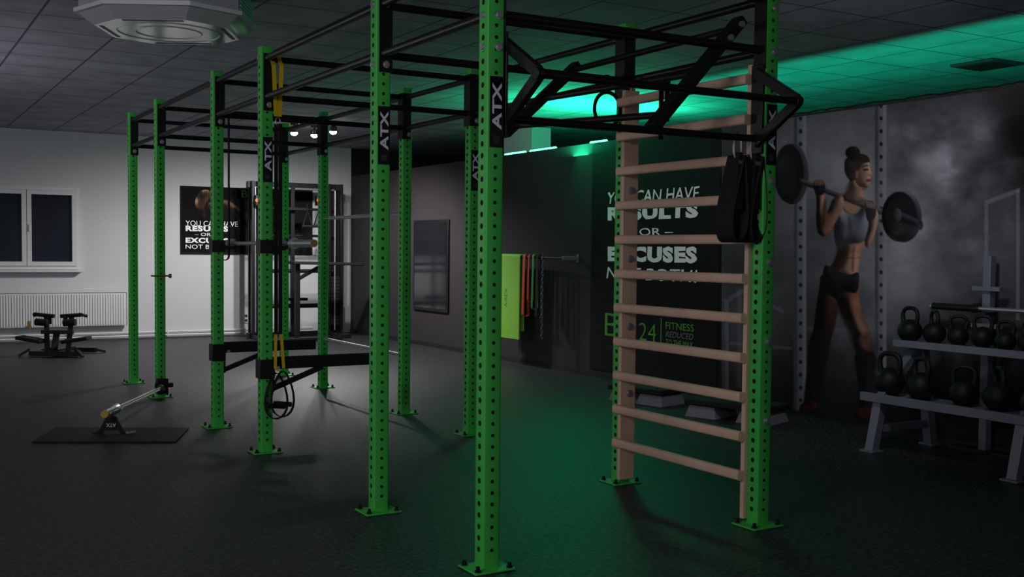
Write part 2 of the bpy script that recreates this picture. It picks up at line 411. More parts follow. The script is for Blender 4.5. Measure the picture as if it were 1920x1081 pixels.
for t_ in (.82, .95):
    p = p1.lerp(p2, t_); MB().path([p+Vector((0,-.05,0)), p+Vector((0,-.025,0))], .016, 8).build('beam_bolt', 'steel', rig)
P5 = pt(312, 517, 1, YS[4]-.06)
b = MB(); b.tube((-.09, YS[4]-.05, P5.z), (.08, YS[4]-.05, P5.z), .008); b.path([(.07, YS[4]-.05, P5.z), (.09, YS[4]-.05, P5.z)], .02, 12); b.build('band_peg', 'brass', rig)
# ---------------------------------------------------------------- spotter arms and bar hooks
def spotter(y, z, L, label):
    t = thing('spotter_arm', label, 'spotter arm', (0, y, z), 'spotter arms on the rig')
    b = MB(); s = PS/2+.006
    for q in ((0,-s), (0,s)): b.box((0.0, y+q[1], z-.03), (PS+.02, .01, .13))
    b.box((s,y,z-.03), (.01,PS+.02,.13)); b.box((-s,y,z-.03), (.01,PS+.02,.13)); b.build('collar', 'black', t, bevel=.002)
    MB().bar((s, y, z), (s+L, y, z), .06, .07).build('arm', 'black', t, bevel=.004)
    MB().bar((s, y, z+.04), (s+L, y, z+.04), .05, .012).build('pad', 'blackm', t, bevel=.002)
    b = MB(); b.bar((s, y, z-.17), (s+.36, y, z-.035), .03, .035); b.bar((s, y, z-.1), (s, y, z-.19), .05, .02, up=(1,0,0)); b.build('brace', 'black', t, bevel=.002)
    MB().path([(s+.02, y-.05, z-.02), (s+.02, y-.075, z-.02)], .012, 8).build('pin', 'steel', t)
spotter(YS[2], .60, .74, 'nearer black spotter arm with diagonal brace, below the yellow-strapped suspension trainer')
spotter(YS[3], .61, .74, 'farther black spotter arm on the green upright left of the barbell')
bz = 1.415; bx_ = .115
for y, l in ((YS[2], 'black bar hook on the nearer upright holding the barbell'), (YS[3], 'black bar hook on the farther upright holding the barbell')):
    t = thing('bar_hook', l, 'bar hook', (0, y, bz), 'barbell hooks')
    s = PS/2+.005; b = MB()
    b.box((0, y-s, bz-.02), (PS+.02, .008, .09)); b.box((-s, y, bz-.02), (.008, PS+.02, .09)); b.box((s, y, bz-.02), (.008, PS+.02, .09)); b.build('collar', 'black', t, bevel=.001)
    b = MB(); b.box((.09, y, bz-.03), (.1, .05, .03)); b.box((.145, y, bz), (.016, .05, .07)); b.build('hook', 'black', t, bevel=.003)
def barbell(name, label, a, b, m='steel', cap='brass'):
    a, b = Vector(a), Vector(b); t = thing(name, label, 'barbell', a.lerp(b, .5)); d = (b-a).normalized()
    MB().tube(a+d*.36, b-d*.36, .0145, 14).build('shaft', m, t)
    for p, q in ((a, d), (b, -d)):
        sl = MB().path([p, p+q*.38], .025, 20).path([p+q*.36, p+q*.4], .036, 20).build('sleeve', m, t)
        MB().path([p-q*.003, p+q*.012], .0215, 20).build('end_cap', cap, sl)
barbell('barbell', 'steel barbell resting on hooks between two green uprights at head height', (bx_, 2.47, bz+.003), (bx_, 4.67, bz+.003))
# ---------------------------------------------------------------- landmine bar, stand, mat
e0 = pt(196, 776, 2, .185); e1 = Vector((-.02, 6.06, .10)); d = (e1-e0).normalized()
t = thing('landmine_bar', 'steel barbell pivoted at a green upright foot, tip propped on low black stand', 'barbell', e0)
MB().tube(e0+d*.36, e1, .0165).build('shaft', 'chrome', t)
sl = MB().path([e0, e0+d*.4], .025, 20).path([e0+d*.38, e0+d*.41], .036, 20).build('sleeve', 'chrome', t)
MB().path([e0-d*.004, e0+d*.05], .027, 20).build('end_cap', 'brass', sl)
b = MB(); b.path([e1-d*.06, e1+d*.03], .034, 16); b.box((0, YS[4]-.075, .11), (.1, .05, .14)); b.tube((-.07, YS[4]-.1, .12), (.09, YS[4]-.1, .12), .022); b.build('pivot', 'black', t, bevel=.002)
bs = e0+d*.2
VX = Vector((.862,-.507,0)); VF = Vector((.507,.862,0)); VZ = Vector((0,0,1))
t = thing('bar_stand', 'small black A-shaped stand with white letters under the barbell tip', 'stand', (bs.x, bs.y, 0))
g0 = Vector((bs.x, bs.y, 0)); w = .13
MB().poly([g0+VZ*.14-VX*.035, g0+VZ*.14+VX*.035, g0+VX*.085+VZ*.045, g0+VX*w, g0+VX*(w-.045), g0+VX*.05+VZ*.035, g0-VX*.05+VZ*.035, g0-VX*(w-.045), g0-VX*w, g0-VX*.085+VZ*.045], ext=VF*.015).build('plate', 'black', t, bevel=.002)
cc = []
for k in range(9):
    q = PI+PI*k/8; cc.append(g0+VZ*.182+VX*math.cos(q)*.038+VZ*math.sin(q)*.038)
MB().ribbon(cc, VF*.08, .007).build('cradle', 'silver', t)
for s_ in (-1, 1):
    MB().bar(g0+VZ*.01+VX*s_*.115-VF*.03, g0+VZ*.01+VX*s_*.14+VF*.12, .022, .02).build('foot', 'blackm', t, bevel=.003)
a0 = g0+VX*.115+VZ*.02; MB().path([a0, a0+VX*.02-VF*.06+VZ*.005, a0+VX*.07-VF*.02+VZ*.012], .009, 8).build('latch_handle', 'steel', t)
text('lettering', 'ATX', g0+VZ*.088-VF*.0025+VX*.036, -VX, (0,0,-1), .072, .027, 'letter', t, bold=.02)
A, B_, Cc = Vector((-1.334, 4.171, 0)), Vector((-.448, 3.716, 0)), Vector((-.219, 4.272, 0)); D = A+Cc-B_
tag(MB().poly([A, B_, Cc, D], ext=(0,0,.014)).build('floor_mat', 'rubbermat', bevel=.003), 'thin black rubber mat on the floor in front of the small stand', 'mat')
# ---------------------------------------------------------------- suspension trainer
sx_, sy_ = .13, 3.02
t = thing('suspension_trainer', 'yellow and black suspension trainer hanging beside a green upright', 'suspension trainer', (sx_, sy_, ZU))
b = MB(); pA = pt(513, 100, 1, sy_); pB = pt(528, 100, 1, sy_); pC = pt(521, 218, 1, sy_)
wv = Vector((.028,0,0))
b.ribbon([(pA.x, sy_+.07, ZU+.025), (pA.x, sy_+.045, ZU), (pA.x, sy_, ZU-.05), (pC.x-.012, sy_, pC.z)], wv, .004); b.ribbon([(pB.x, sy_+.07, ZU+.025), (pB.x, sy_+.045, ZU), (pB.x, sy_, ZU-.05), (pC.x+.012, sy_, pC.z)], wv, .004)
b.build('anchor_strap', 'yellow', t)
b = MB(); pD = pt(521, 228, 1, sy_); b.path([pD+Vector((.016*math.cos(q*PI/6),0,.03*math.sin(q*PI/6))) for q in range(12)], .004, 8, closed=True); b.build('carabiner', 'chrome', t)
pE = pt(521, 626, 1, sy_)
MB().ribbon([(pC.x-.012, sy_, pC.z-.05), (pE.x-.012, sy_, pE.z)], (.026,0,0), .006).ribbon([(pC.x+.014, sy_-.01, pC.z-.05), (pE.x+.014, sy_-.01, pE.z)], (.026,0,0), .006).build('strap', 'strap', t)
pF = pt(523, 690, 1, sy_)
MB().ribbon([(pE.x-.015, sy_, pE.z), (pF.x-.025, sy_, pF.z), (pF.x, sy_, pF.z-.02)], (.02,0,0), .004).ribbon([(pE.x+.02, sy_-.01, pE.z), (pF.x+.03, sy_-.01, pF.z)], (.02,0,0), .004).build('adjuster', 'yellow', t)
for k, (px, py) in enumerate(((518, 742), (530, 738))):
    c = pt(px, py, 1, sy_-.03*k); hd = MB()
    loop = [c+Vector((.075*math.sin(q)*(1-.35*math.cos(q)), 0, .155*math.cos(q))) for q in [2*PI*i/20 for i in range(20)]]
    hd.ribbon(loop, (0, .03, 0), .006, closed=True); hd.build('foot_loop', 'strap', t)
    MB().tube(c+Vector((-.06,0,-.06)), c+Vector((.06,0,-.075)), .017).build('grip', 'blackm', t)
c = pt(425, 240, 1, YS[3]-.05); c2 = pt(425, 480, 1, YS[3]-.05)
b = MB(); pts = []
for k in range(11): q = PI*k/10; pts.append(Vector((c.x+.03*math.cos(q), YS[3]-.0, ZL+.024+.02*math.sin(q))))
for k in range(11): q = PI+PI*k/10; pts.append(Vector((c.x+.03*math.cos(q), YS[3]-.0, c2.z+.03*math.sin(q))))
b.ribbon(pts, (0,.04,0), .005, closed=True); tag(b.build('resistance_band', 'strap'), 'long black resistance band looped over the bar beside the fourth upright', 'resistance band')
c = pt(1139, 205, 1, YS[1]-.03)
t = thing('gym_ring', 'black gym ring hanging under the rig left of the wooden wall bars', 'gym ring', c)
MB().path([c+Vector((.092*math.cos(q), 0, .1*math.sin(q))) for q in [2*PI*i/28 for i in range(28)]], .011, 10, closed=True).build('ring', 'blackm', t)
MB().ribbon([(c.x, c.y, c.z+.1), (c.x, c.y+.005, ZL+.02)], (.03,0,0), .004).build('strap', 'strap', t)
c = pt(1246, 150, 1, YS[0]+.6); c2 = pt(1246, 262, 1, YS[0]+.6)
t = thing('hanging_strap', 'short black webbing strap dangling behind the inclined beam', 'strap', c)
MB().ribbon([(c.x-.02, c.y, c.z), (c.x-.02, c.y, c2.z)], (.03,0,0), .004).ribbon([(c.x+.02, c.y, c.z), (c.x+.02, c.y, c2.z+.1)], (.03,0,0), .004).build('webbing', 'strap', t)
MB().box((c.x, c.y, c.z), (.07,.02,.03)).build('buckle', 'black', t, bevel=.003)
# ---------------------------------------------------------------- arm slings
wb0 = 1.955
for px, off, lab in ((1383, 0, 'black padded arm sling on a chrome carabiner, left one of the pair'), (1414, 1, 'black padded arm sling on a chrome carabiner, right one beside the upright')):
    c = pt(px, 250, 1, 0); x = c.x; y0 = -.0
    t = thing('arm_sling', lab, 'arm sling', (x, y0, wb0), 'arm slings on the low pull-up bar')
    cp = [Vector((x+.024*math.cos(q), y0-.0, wb0-.045+.072*math.sin(q))) for q in [2*PI*i/20 for i in range(20)]]
    MB().path(cp, .0055, 8, closed=True).build('carabiner', 'chrome', t)
    zt = wb0-.115; zb = pt(px, 452, 1, 0).z
    b = MB(); lp = []
    for i in range(32):
        q = 2*PI*i/32; f = (1-math.cos(q))/2
        lp.append(Vector((x-.03+off*.012+.075*math.sin(q)*(.15+.85*f**1.1)+(.03*(1-f)), y0, zt+.02-(zt+.02-zb)*f)))
    b.ribbon(lp, (.045, -.08, 0), .014, closed=True); b.build('loop', 'strap', t)
    b = MB(); b.poly([(x-.014,y0-.03,zt+.04), (x+.014,y0-.03,zt+.04), (x+.02,y0-.035,zt-.1), (x+.012,y0-.04,zt-.24), (x-.05,y0-.04,zt-.26), (x-.032,y0-.035,zt-.1)], ext=(0,.055,0)); b.build('pad', 'strap', t, bevel=.006)
    MB().box((x+.0, y0-.033, zt-.01), (.03,.004,.018)).build('stitch_patch', 'silver', t)
# ---------------------------------------------------------------- wall bars
t = thing('climbing_ladder', 'wooden wall bars ladder with beech rungs clamped between two green uprights', 'wall bars', (W_, .59, .03))
ya, yb = h+.002, A_-h-.002
for y in (ya+.014, yb-.014):
    MB().box((W_-.005, y, 1.18), (.108, .028, 2.30)).build('rail', 'wood', t, bevel=.004)
for k in range(11):
    z = .255+.2*k; b = MB(); sec = []
    for i in range(20):
        q = 2*PI*i/20; cq, sq = math.cos(q), math.sin(q)
        sec.append((.02*math.copysign(abs(cq)**.6, cq), .026*math.copysign(abs(sq)**.6, sq)))
    y1_, y2_ = ya-.0, yb+.0; xc = W_-.079; n_ = 20
    vs = [(xc+p, y1_, z+r) for p, r in sec]+[(xc+p, y2_, z+r) for p, r in sec]
    b.add(vs, [tuple(range(n_)), tuple(range(n_,2*n_))[::-1]]+[(i, (i+1) % n_, n_+(i+1) % n_, n_+i) for i in range(n_)])
    b.build('rung', 'wood', t)
for px, py in ((1184,357),(1182,485),(1181,612),(1180,737)):
    p = pt(px, py, 1, yb-.03); MB().path([(p.x, yb-.03, p.z), (p.x, yb-.042, p.z)], .016, 8).path([(p.x, yb-.029, p.z), (p.x, yb-.033, p.z)], .022, 16).build('bolt', 'steel', t)
for z in (1.745, 1.34, .94, .54):
    MB().path([(W_+.012, -h-.001, z), (W_+.012, -h-.014, z)], .014, 8).path([(W_+.012, -h-.0, z), (W_+.012, -h-.004, z)], .022, 16).build('bolt', 'steel', t)
# ---------------------------------------------------------------- partition wall items
XP = XW
def wp(px, py, off=0): return pt(px, py, 0, XP-off)
ya1, yb1 = wp(778, 500).y, wp(843, 500).y; z1, z0 = wp(810, 412).z, wp(810, 583).z
t = thing('wall_mirror', 'tall narrow black framed mirror on the dark grey wall', 'mirror', (XP, (ya1+yb1)/2, z0))
MB().box((XP-.014, (ya1+yb1)/2, (z0+z1)/2), (.024, ya1-yb1, z1-z0)).build('frame', 'black', t, bevel=.004)
MB().box((XP-.028, (ya1+yb1)/2, (z0+z1)/2), (.004, ya1-yb1-.09, z1-z0-.09)).build('glass', 'mirror', t)
rz = wp(1000, 482).z; rx = XP-.2
def rp(px, py): return pt(px, py, 0, rx)
ye, ys_ = rp(1056, 482).y, rp(925, 482).y
t = thing('wall_rail', 'black horizontal hanging rail with a steel end bracket on the dark wall', 'rail', (rx, ye, rz))
MB().tube((rx, ye, rz), (rx, ys_, rz), .014).build('bar', 'black', t)
MB().box(((rx+XP)/2-.01, ye, rz), (XP-rx, .03, .045)).box((XP-.006, ye, rz), (.01, .04, .09)).build('end_bracket', 'silver', t, bevel=.003)
MB().box(((rx+XP)/2, ys_, rz), (XP-rx, .03, .04)).build('bracket', 'black', t, bevel=.003)
m0, m1 = rp(932, 500).y, rp(979, 500).y; mz = rp(960, 634).z
t = thing('exercise_mat', 'lime green foam exercise mat folded over the wall rail', 'exercise mat', (rx, m1, rz))
b = MB(); prof = [(rx-.03, mz), (rx-.03, rz)]+[(rx-.03*math.cos(q), rz+.03*math.sin(q)) for q in [PI*k/8 for k in range(1, 8)]]+[(rx+.03, rz), (rx+.03, mz+.1)]
b.ribbon([(p, (m0+m1)/2, q) for p, q in prof], (0, abs(m0-m1), 0), .015); b.build('foam', 'limemat', t, bevel=.004)
lz = rp(951, 575).z; ly = rp(956, 560).y
text('lettering', 'AIREX', (rx-.0385, ly, lz), (0,0,1), (0,1,0), rp(951,540).z-lz, .07, 'grnband', t, bold=.0)
def hang_band(px, ybot, m, w, name, label, gap=.03):
    y = rp(px, 500).y; zb = rp(px, ybot).z; b = MB(); L = []
    for k in range(9): q = PI*k/8; L.append(Vector((rx+gap*math.cos(q)*.8, y, rz+.02+.016*math.sin(q))))
    for k in range(9): q = PI+PI*k/8; L.append(Vector((rx+gap*1.6*math.cos(q)*.8, y, zb+gap*math.sin(q))))
    b.ribbon(L, (0, w, 0), .006, closed=True); return tag(b.build(name, m), label, 'resistance band', 'bands on the wall rail')
hang_band(986, 588, 'orange', .05, 'resistance_band', 'wider orange rubber band hanging right beside the lime mat')
hang_band(995, 560, 'orange', .025, 'resistance_band', 'thin orange rubber band hanging from the wall rail')
hang_band(1003, 575, 'grnband', .035, 'resistance_band', 'green rubber band hanging from the wall rail left of the chain')
hang_band(1011, 592, 'strap', .04, 'resistance_band', 'black rubber band hanging between the green band and the chain')
y = rp(1020, 500).y; b = MB(); zb = rp(1020, 632).z
z = rz+.01; k = 0
while z > zb:
    ring = []
    for i in range(10):
        q = 2*PI*i/10; u_ = .013*math.cos(q); v_ = .025*math.sin(q)
        ring.append(Vector((rx-.02+(u_ if k % 2 else 0), y+(0 if k % 2 else u_), z+v_)))
    b.path(ring, .004, 6, closed=True); z -= .04; k += 1
tag(b.build('steel_chain', 'chain'), 'steel link chain hanging from the wall rail', 'chain')
t = thing('slogan_board', 'black wall board with white slogan lettering and green gym logo', 'sign', wp(1110, 740))
yl, yr = wp(1110, 500).y, wp(1350, 500).y
MB().box((XP-.008, (yl+yr)/2, 1.32), (.012, yl-yr, 2.46)).build('board', 'banner', t)
def wtext(s, x0, x1, yt, yb, m, bold=0, fn=wp, off=.017, par=t, u=(0,-1,0), shear=0, jit=0):
    p0 = fn(x0, yb, off); p1 = fn(x1, yb, off); q = fn(x0, yt, off)
    text('lettering', s, p0, u, (0,0,1), math.hypot(p1.x-p0.x, p1.y-p0.y), q.z-p0.z, m, par, bold, shear, jit)
wtext('YOU CAN HAVE', 1139, 1311, 360, 383, 'txtwhite', .006, shear=.12, jit=.022)
wtext('RESULTS', 1139, 1309, 388, 414, 'txtwhite', .06, jit=.02)
wtext('– OR –', 1176, 1262, 428, 442, 'txtwhite', .008, jit=.02)
wtext('EXCUSES', 1139, 1307, 461, 490, 'txtwhite', .06, jit=.02)
wtext('NOT BOTH!', 1137, 1307, 500, 522, 'txtwhite', .006, shear=.12, jit=.022)
wtext('BE', 1134, 1192, 586, 628, 'txtgreen', -.012); wtext('24', 1198, 1230, 604, 637, 'txtgreen', -.012)
dv = wp(1239, 648, .017); dv2 = wp(1239, 596, .017); MB().box((dv.x, dv.y, (dv.z+dv2.z)/2), (.001, .012, dv2.z-dv.z)).build('divider', 'txtgreen', t)
wtext('FITNESS', 1248, 1301, 603, 616, 'txtgreen', 0); wtext('REDUCED', 1248, 1300, 620, 631, 'txtpale', 0, shear=.25); wtext('TO THE MAX', 1248, 1299, 635, 646, 'txtgreen', .0)
# ---------------------------------------------------------------- mural
mo = wp(1360, 750)
mt = thing('wall_mural', 'large smoky grey photo mural of a woman carrying a barbell', 'mural', mo)
yl, yr = wp(1352, 500).y, wp(2080, 500).y
MB().box((XP-.007, (yl+yr)/2, 1.30), (.010, yl-yr, 2.5)).build('backing', 'banner', mt)
cv = Canvas(1353, 128, 1990, 878, 1.75)
n1 = fbm(cv.X, cv.Y, 170, 5); n2 = fbm(cv.X+400, cv.Y*1.3, 80, 4)
base = 62+74*(n1-.45)+26*(n2-.5)
fog = lambda cx, cy, rx, ry: np.exp(-(((cv.X-cx)/rx)**2+((cv.Y-cy)/ry)**2))
base = base+fog(1755,320,120,140)*(110+190*(n2-.5))+fog(1560,290,120,130)*58+fog(1580,560,60,200)*25+fog(1460,520,60,160)*12+fog(1700,500,90,110)*46+fog(1870,480,50,90)*24
base = base*(1-.85*fog(1935,265,65,95))*(1-.6*np.clip((cv.Y-620)/120,0,1))*(1-.35*fog(1400,330,60,200))
base = np.clip(base, 14, 235)
cv.img = base[...,None]*np.array([1.0,1.0,1.06])
for x0, x1, y0, y1, al in ((1488,1512,140,776,.8), (1640,1662,140,700,.75), (1352,1366,560,740,.35), (1378,1390,540,730,.25)):
    cv.paint([(x0,y0),(x1,y0),(x1,y1),(x0,y1)], (148,150,158), 2, R=9, amb=.5, alpha=al, smooth=False)
    if al > .5:
        cv.paint([(x0+2,y0),(x0+6,y0),(x0+6,y1),(x0+2,y1)], (60,62,68), 3, alpha=.5, smooth=False)
        yy = y0+10
        while yy < y1-10: cv.paint(ell((x0+x1)/2+1, yy, 3.2, 4.2, 10), (28,28,32), 1.6, smooth=False); yy += 24
for q in ([(1366,556),(1394,540),(1470,580),(1470,588),(1392,550),(1366,566)], [(1512,612),(1640,616),(1640,622),(1512,618)], [(1368,640),(1486,650),(1486,656),(1368,646)]):
    cv.paint(q, (118,120,128), 2, alpha=.5, smooth=False)
for q in ([(1846,376),(1912,352),(1912,360),(1853,383),(1853,560),(1846,560)], [(1905,356),(1912,352),(1912,600),(1905,600)]):
    cv.paint(q, (150,152,160), 3, alpha=.55, smooth=False)
cv.paint([(1853,384),(1905,362),(1905,540),(1853,540)], (88,90,98), 6, alpha=.6, smooth=False)
cv.paint(ell(1486,326,30,57), (64,65,70), 2, R=10, amb=.25, smooth=False); cv.paint(ell(1479,325,28,55), (18,18,21), 2, smooth=False, R=30, amb=.6); cv.paint(ell(1477,325,19,40), (30,30,34), 3, smooth=False, alpha=.7)
SK = (176,126,102); SL = (112,72,58)
cv.paint([(1542,515),(1570,545),(1571,580),(1563,620),(1553,650),(1544,700),(1536,740),(1529,766),(1510,766),(1511,730),(1515,690),(1520,650),(1526,610),(1531,570),(1536,540)], SL, R=24, amb=.08, tex=.4, fade=(530,640,.8))
cv.paint([(1521,626),(1556,630),(1548,690),(1539,735),(1530,768),(1508,768),(1509,730),(1514,690)], (24,23,26), 6, R=20, amb=.3)
cv.paint([(1567,545),(1607,528),(1612,560),(1619,592),(1630,618),(1636,650),(1639,690),(1637,730),(1632,768),(1613,768),(1614,730),(1609,690),(1602,650),(1590,610),(1575,580)], SL, R=26, amb=.1, rim=.45, tex=.5, fade=(560,690,.6))
cv.paint([(1598,552),(1605,562),(1615,598),(1622,618),(1618,626),(1606,606),(1597,576)], (196,144,118), 12, alpha=.6)
cv.paint([(1572,566),(1585,572),(1598,615),(1606,650),(1601,655),(1588,616),(1574,586)], (30,19,17), 10, alpha=.8)
cv.paint([(1612,630),(1620,635),(1625,650),(1616,652),(1610,642)], (150,106,84), 10, alpha=.5)
cv.paint([(1603,664),(1640,664),(1640,700),(1638,735),(1633,770),(1612,770),(1612,735)], (24,23,26), 6, R=20, amb=.3, rim=.35)
cv.paint([(1503,756),(1529,752),(1531,768),(1519,778),(1500,776)], (78,26,24), 4, R=8, tex=1.4); cv.paint([(1608,765),(1635,762),(1639,776),(1624,786),(1603,784)], (78,27,25), 4, R=8, tex=1.4)
cv.paint([(1588,362),(1570,366),(1558,378),(1557,398),(1566,420),(1568,450),(1570,470),(1563,490),(1551,505),(1546,520),(1580,530),(1605,524),(1610,500),(1613,480),(1621,460),(1629,440),(1636,415),(1640,395),(1634,380),(1620,366),(1605,372)], SK, R=32, amb=.16, rim=.3)
cv.paint([(1570,460),(1585,466),(1583,490),(1573,508),(1554,510),(1563,492),(1569,474)], (54,33,28), 10, alpha=.75)
cv.paint([(1600,463),(1603,463),(1600,508),(1596,508)], (86,52,42), 4, alpha=.7, smooth=False)
for yy in (470, 482): cv.paint([(1588,yy),(1613,yy-1),(1613,yy+2),(1588,yy+3)], (98,62,50), 4, alpha=.5, smooth=False)
cv.paint([(1603,464),(1613,462),(1608,486),(1605,500),(1602,490)], (228,174,144), 7, alpha=.6)
cv.paint([(1548,497),(1568,507),(1592,514),(1609,511),(1610,530),(1605,548),(1584,547),(1573,562),(1556,553),(1538,540),(1542,515)], (28,28,32), R=24, amb=.35, rim=.3)
cv.paint([(1566,372),(1574,372),(1582,394),(1598,402),(1612,394),(1620,370),(1628,374),(1632,400),(1634,425),(1626,446),(1610,456),(1590,456),(1570,463),(1564,440),(1562,405)], (128,130,142), R=24, amb=.25, rim=.35)
cv.paint([(1567,428),(1585,448),(1603,446),(1601,456),(1588,458),(1570,464)], (40,41,46), 8, alpha=.8)
cv.paint([(1590,408),(1596,412),(1598,440),(1592,440)], (56,57,64), 7, alpha=.6)
cv.paint([(1582,372),(1600,384),(1616,374),(1611,393),(1598,400),(1584,391)], (188,136,110), 4, alpha=.8)
cv.paint([(1500,334),(1726,419),(1726,431),(1500,344)], (84,86,92), 1.6, R=6, L=(.2,-.9,.4), smooth=False)
cv.paint([(1594,326),(1611,342),(1621,350),(1619,362),(1628,374),(1602,382),(1580,370),(1592,352)], SK, R=14, amb=.2, rim=.2)
cv.paint([(1592,340),(1602,352),(1600,372),(1584,368)], (62,40,33), 8, alpha=.7)
cv.paint([(1578,366),(1583,385),(1573,405),(1559,430),(1545,443),(1533,435),(1530,405),(1531,380),(1530,358),(1541,352),(1546,365),(1546,392),(1552,394),(1562,374)], SK, R=14, amb=.1, rim=.2, tex=.2)
cv.paint([(1547,372),(1549,396),(1545,420),(1541,420),(1541,390)], (52,32,27), 5, alpha=.65)
cv.paint([(1626,378),(1641,388),(1647,405),(1643,430),(1635,452),(1626,464),(1621,452),(1628,425),(1626,400)], SK, R=12, amb=.16, rim=.45)
cv.paint([(1526,340),(1539,337),(1547,347),(1545,363),(1532,366),(1526,354)], (24,24,27), R=8, amb=.5)
for k in range(4): cv.paint([(1527+k*4.2,338),(1530.5+k*4.2,337),(1531+k*4.2,346),(1528+k*4.2,347)], (150,104,82), 1.8, alpha=.85)
cv.paint([(1622,380),(1636,377),(1643,392),(1639,410),(1626,412)], (24,24,27), R=8, amb=.5)
for k in range(4): cv.paint([(1624+k*4.2,378+k),(1627.5+k*4.2,377+k),(1628+k*4.2,387+k),(1625+k*4.2,388+k)], (160,112,88), 1.8, alpha=.85)
cv.paint([(1604,316),(1614,303),(1628,302),(1631,312),(1633,320),(1637,328),(1633,331),(1633,336),(1632,342),(1627,350),(1615,351),(1606,344),(1602,330)], (196,146,120), 1.3, R=14, amb=.25, rim=.3)
cv.paint([(1604,318),(1612,322),(1614,340),(1608,344),(1602,332)], (104,68,54), 7, alpha=.75)
cv.paint([(1583,314),(1585,299),(1597,290),(1614,288),(1627,293),(1631,303),(1620,306),(1611,315),(1606,326),(1602,338),(1594,338),(1586,328)], (44,32,30), R=14, amb=.35, tex=1.0)
cv.paint(ell(1599,286,14,12), (46,34,32), R=10, amb=.35, smooth=False, tex=1.0)
cv.paint([(1618,317),(1627,315),(1629,319),(1620,321)], (30,20,20), 1.8, alpha=.9, smooth=False); cv.paint([(1616,311),(1627,308),(1629,311),(1617,314)], (50,34,30), 1.8, alpha=.8, smooth=False)
cv.paint([(1623,337),(1632,335),(1632,340),(1625,341)], (140,60,52), 2, alpha=.9); cv.paint([(1618,352),(1627,349),(1626,352),(1618,356)], (60,38,32), 3, alpha=.7); cv.paint(ell(1607,327,3.5,7), (150,104,84), 1.6, smooth=False)
w = np.exp(-(((cv.X-1695)/60)**2+((cv.Y-375)/55)**2))*.5; cv.img = cv.img*(1-w[...,None])+190*w[...,None]
cv.paint(ell(1694,406,34,48), (120,122,128), 2, R=9, amb=.15, smooth=False, L=(.3,-.9,.3)); cv.paint(ell(1686,406,33,47), (26,26,30), 2, smooth=False, R=30, amb=.4, gain=1.6); cv.paint(ell(1684,405,24,35), (42,42,47), 3, smooth=False, alpha=.6)
cv.paint([(1682,394),(1727,413),(1728,430),(1682,412)], (70,72,78), 1.6, R=8, L=(.2,-.9,.4), smooth=False); cv.paint(ell(1682,403,9,13), (92,94,100), 2, R=6, smooth=False); cv.paint(ell(1726,422,5,9), (44,44,48), 1.6, smooth=False)
sm = np.clip((n2-.45)*2.6, 0, 1)*(fog(1770,320,130,140)*.7+fog(1640,560,130,160)*.28+fog(1530,250,80,80)*.4); cv.img = cv.img*(1-sm[...,None])+np.array([212,213,221])*sm[...,None]
cv.mesh('print', 0, XP-.0135, mt, mo, .03, 2.55)
pts = []
for i in range(60):
    x = 1480+i*10; p = wp(x, 222-(x-1500)*.143, .0); pts.append((XP+.01+.02*math.sin(i*.7), p.y, PT_+.008+.007*abs(math.sin(i*.9))))
tag(MB().path(pts, .007, 6).build('cable', 'blackm'), 'loose black cable lying along the top of the mural wall', 'cable')
# ---------------------------------------------------------------- far wall items
def fp(px, py, off=0): return pt(px, py, 1, YW-off)
rxr = fp(238, 550, .12).x; rt, rb = fp(150, 548, .12).z, fp(150, 612, .12).z; rl = -2.6
t = thing('radiator', 'long white ribbed panel radiator under the window', 'radiator', ((rl+rxr)/2, YW-.1, rb))
b = MB(); b.box(((rl+rxr)/2, YW-.08, (rt+rb)/2), (rxr-rl, .07, rt-rb-.01)); x = rl+.02
while x < rxr-.02: b.box((x, YW-.119, (rt+rb)/2-.005), (.018, .012, rt-rb-.05)); x += .036
b.build('panel', 'white', t, bevel=.003)
MB().box(((rl+rxr)/2, YW-.085, rt+.005), (rxr-rl+.01, .09, .015)).build('top_grille', 'white', t, bevel=.003)
MB().box((rxr+.004, YW-.085, (rt+rb)/2), (.012, .09, rt-rb)).build('side_cover', 'white', t, bevel=.003)
xv = fp(55, 580, .15).x
MB().tube((xv, YW-.13, rb-.02), (xv, YW-.13, rb+.1), .014).path([(xv, YW-.17, rb+.03), (xv, YW-.11, rb+.03)], .022, 12).build('valve', 'brass', t)
t = thing('heating_pipe', 'pair of thin white heating pipes along the foot of the white wall', 'pipe', (1, YW-.05, .08))
for z in (.1, .05): MB().tube((-4, YW-.05, z), (3.9, YW-.05, z), .014).build('pipe', 'white', t)
for x in (-1.2, .2, 1.6, 3.0): MB().box((x, YW-.035, .075), (.02, .06, .09)).build('clip', 'white', t)
# poster
po = fp(450, 475)
t = thing('motivational_poster', 'black poster of an athlete with white slogan on the white wall', 'poster', po)
xa, xb = fp(338, 410).x, fp(585, 410).x; za, zb = fp(340, 348).z, fp(340, 476).z
MB().box(((xa+xb)/2, YW-.013, (za+zb)/2), (xb-xa, .024, za-zb)).build('board', 'banner', t, bevel=.002)
cw = Canvas(341, 352, 520, 472, .8); cw.img[:] = 8
KW = dict(L=(-.1,-.9,.2), amb=.02)
cw.paint([(398,384),(408,376),(424,375),(440,383),(453,399),(461,420),(466,446),(467,474),(428,474),(422,448),(414,424),(404,404)], (78,52,41), 3, R=13, **KW)
cw.paint([(404,379),(424,375),(440,384),(450,396),(440,391),(424,382)], (150,112,90), 5, alpha=.6)
cw.paint([(420,404),(440,402),(450,430),(452,472),(428,472),(420,436)], (8,8,9), 8, alpha=.9)
cw.paint([(396,394),(406,400),(413,414),(409,430),(402,442),(396,452),(386,458),(380,456),(388,446),(395,430),(395,412)], (88,58,45), 2, R=7, **KW)
cw.paint([(438,390),(448,390),(464,402),(472,420),(464,430),(455,416),(446,404)], (66,44,35), 2, R=7, **KW)
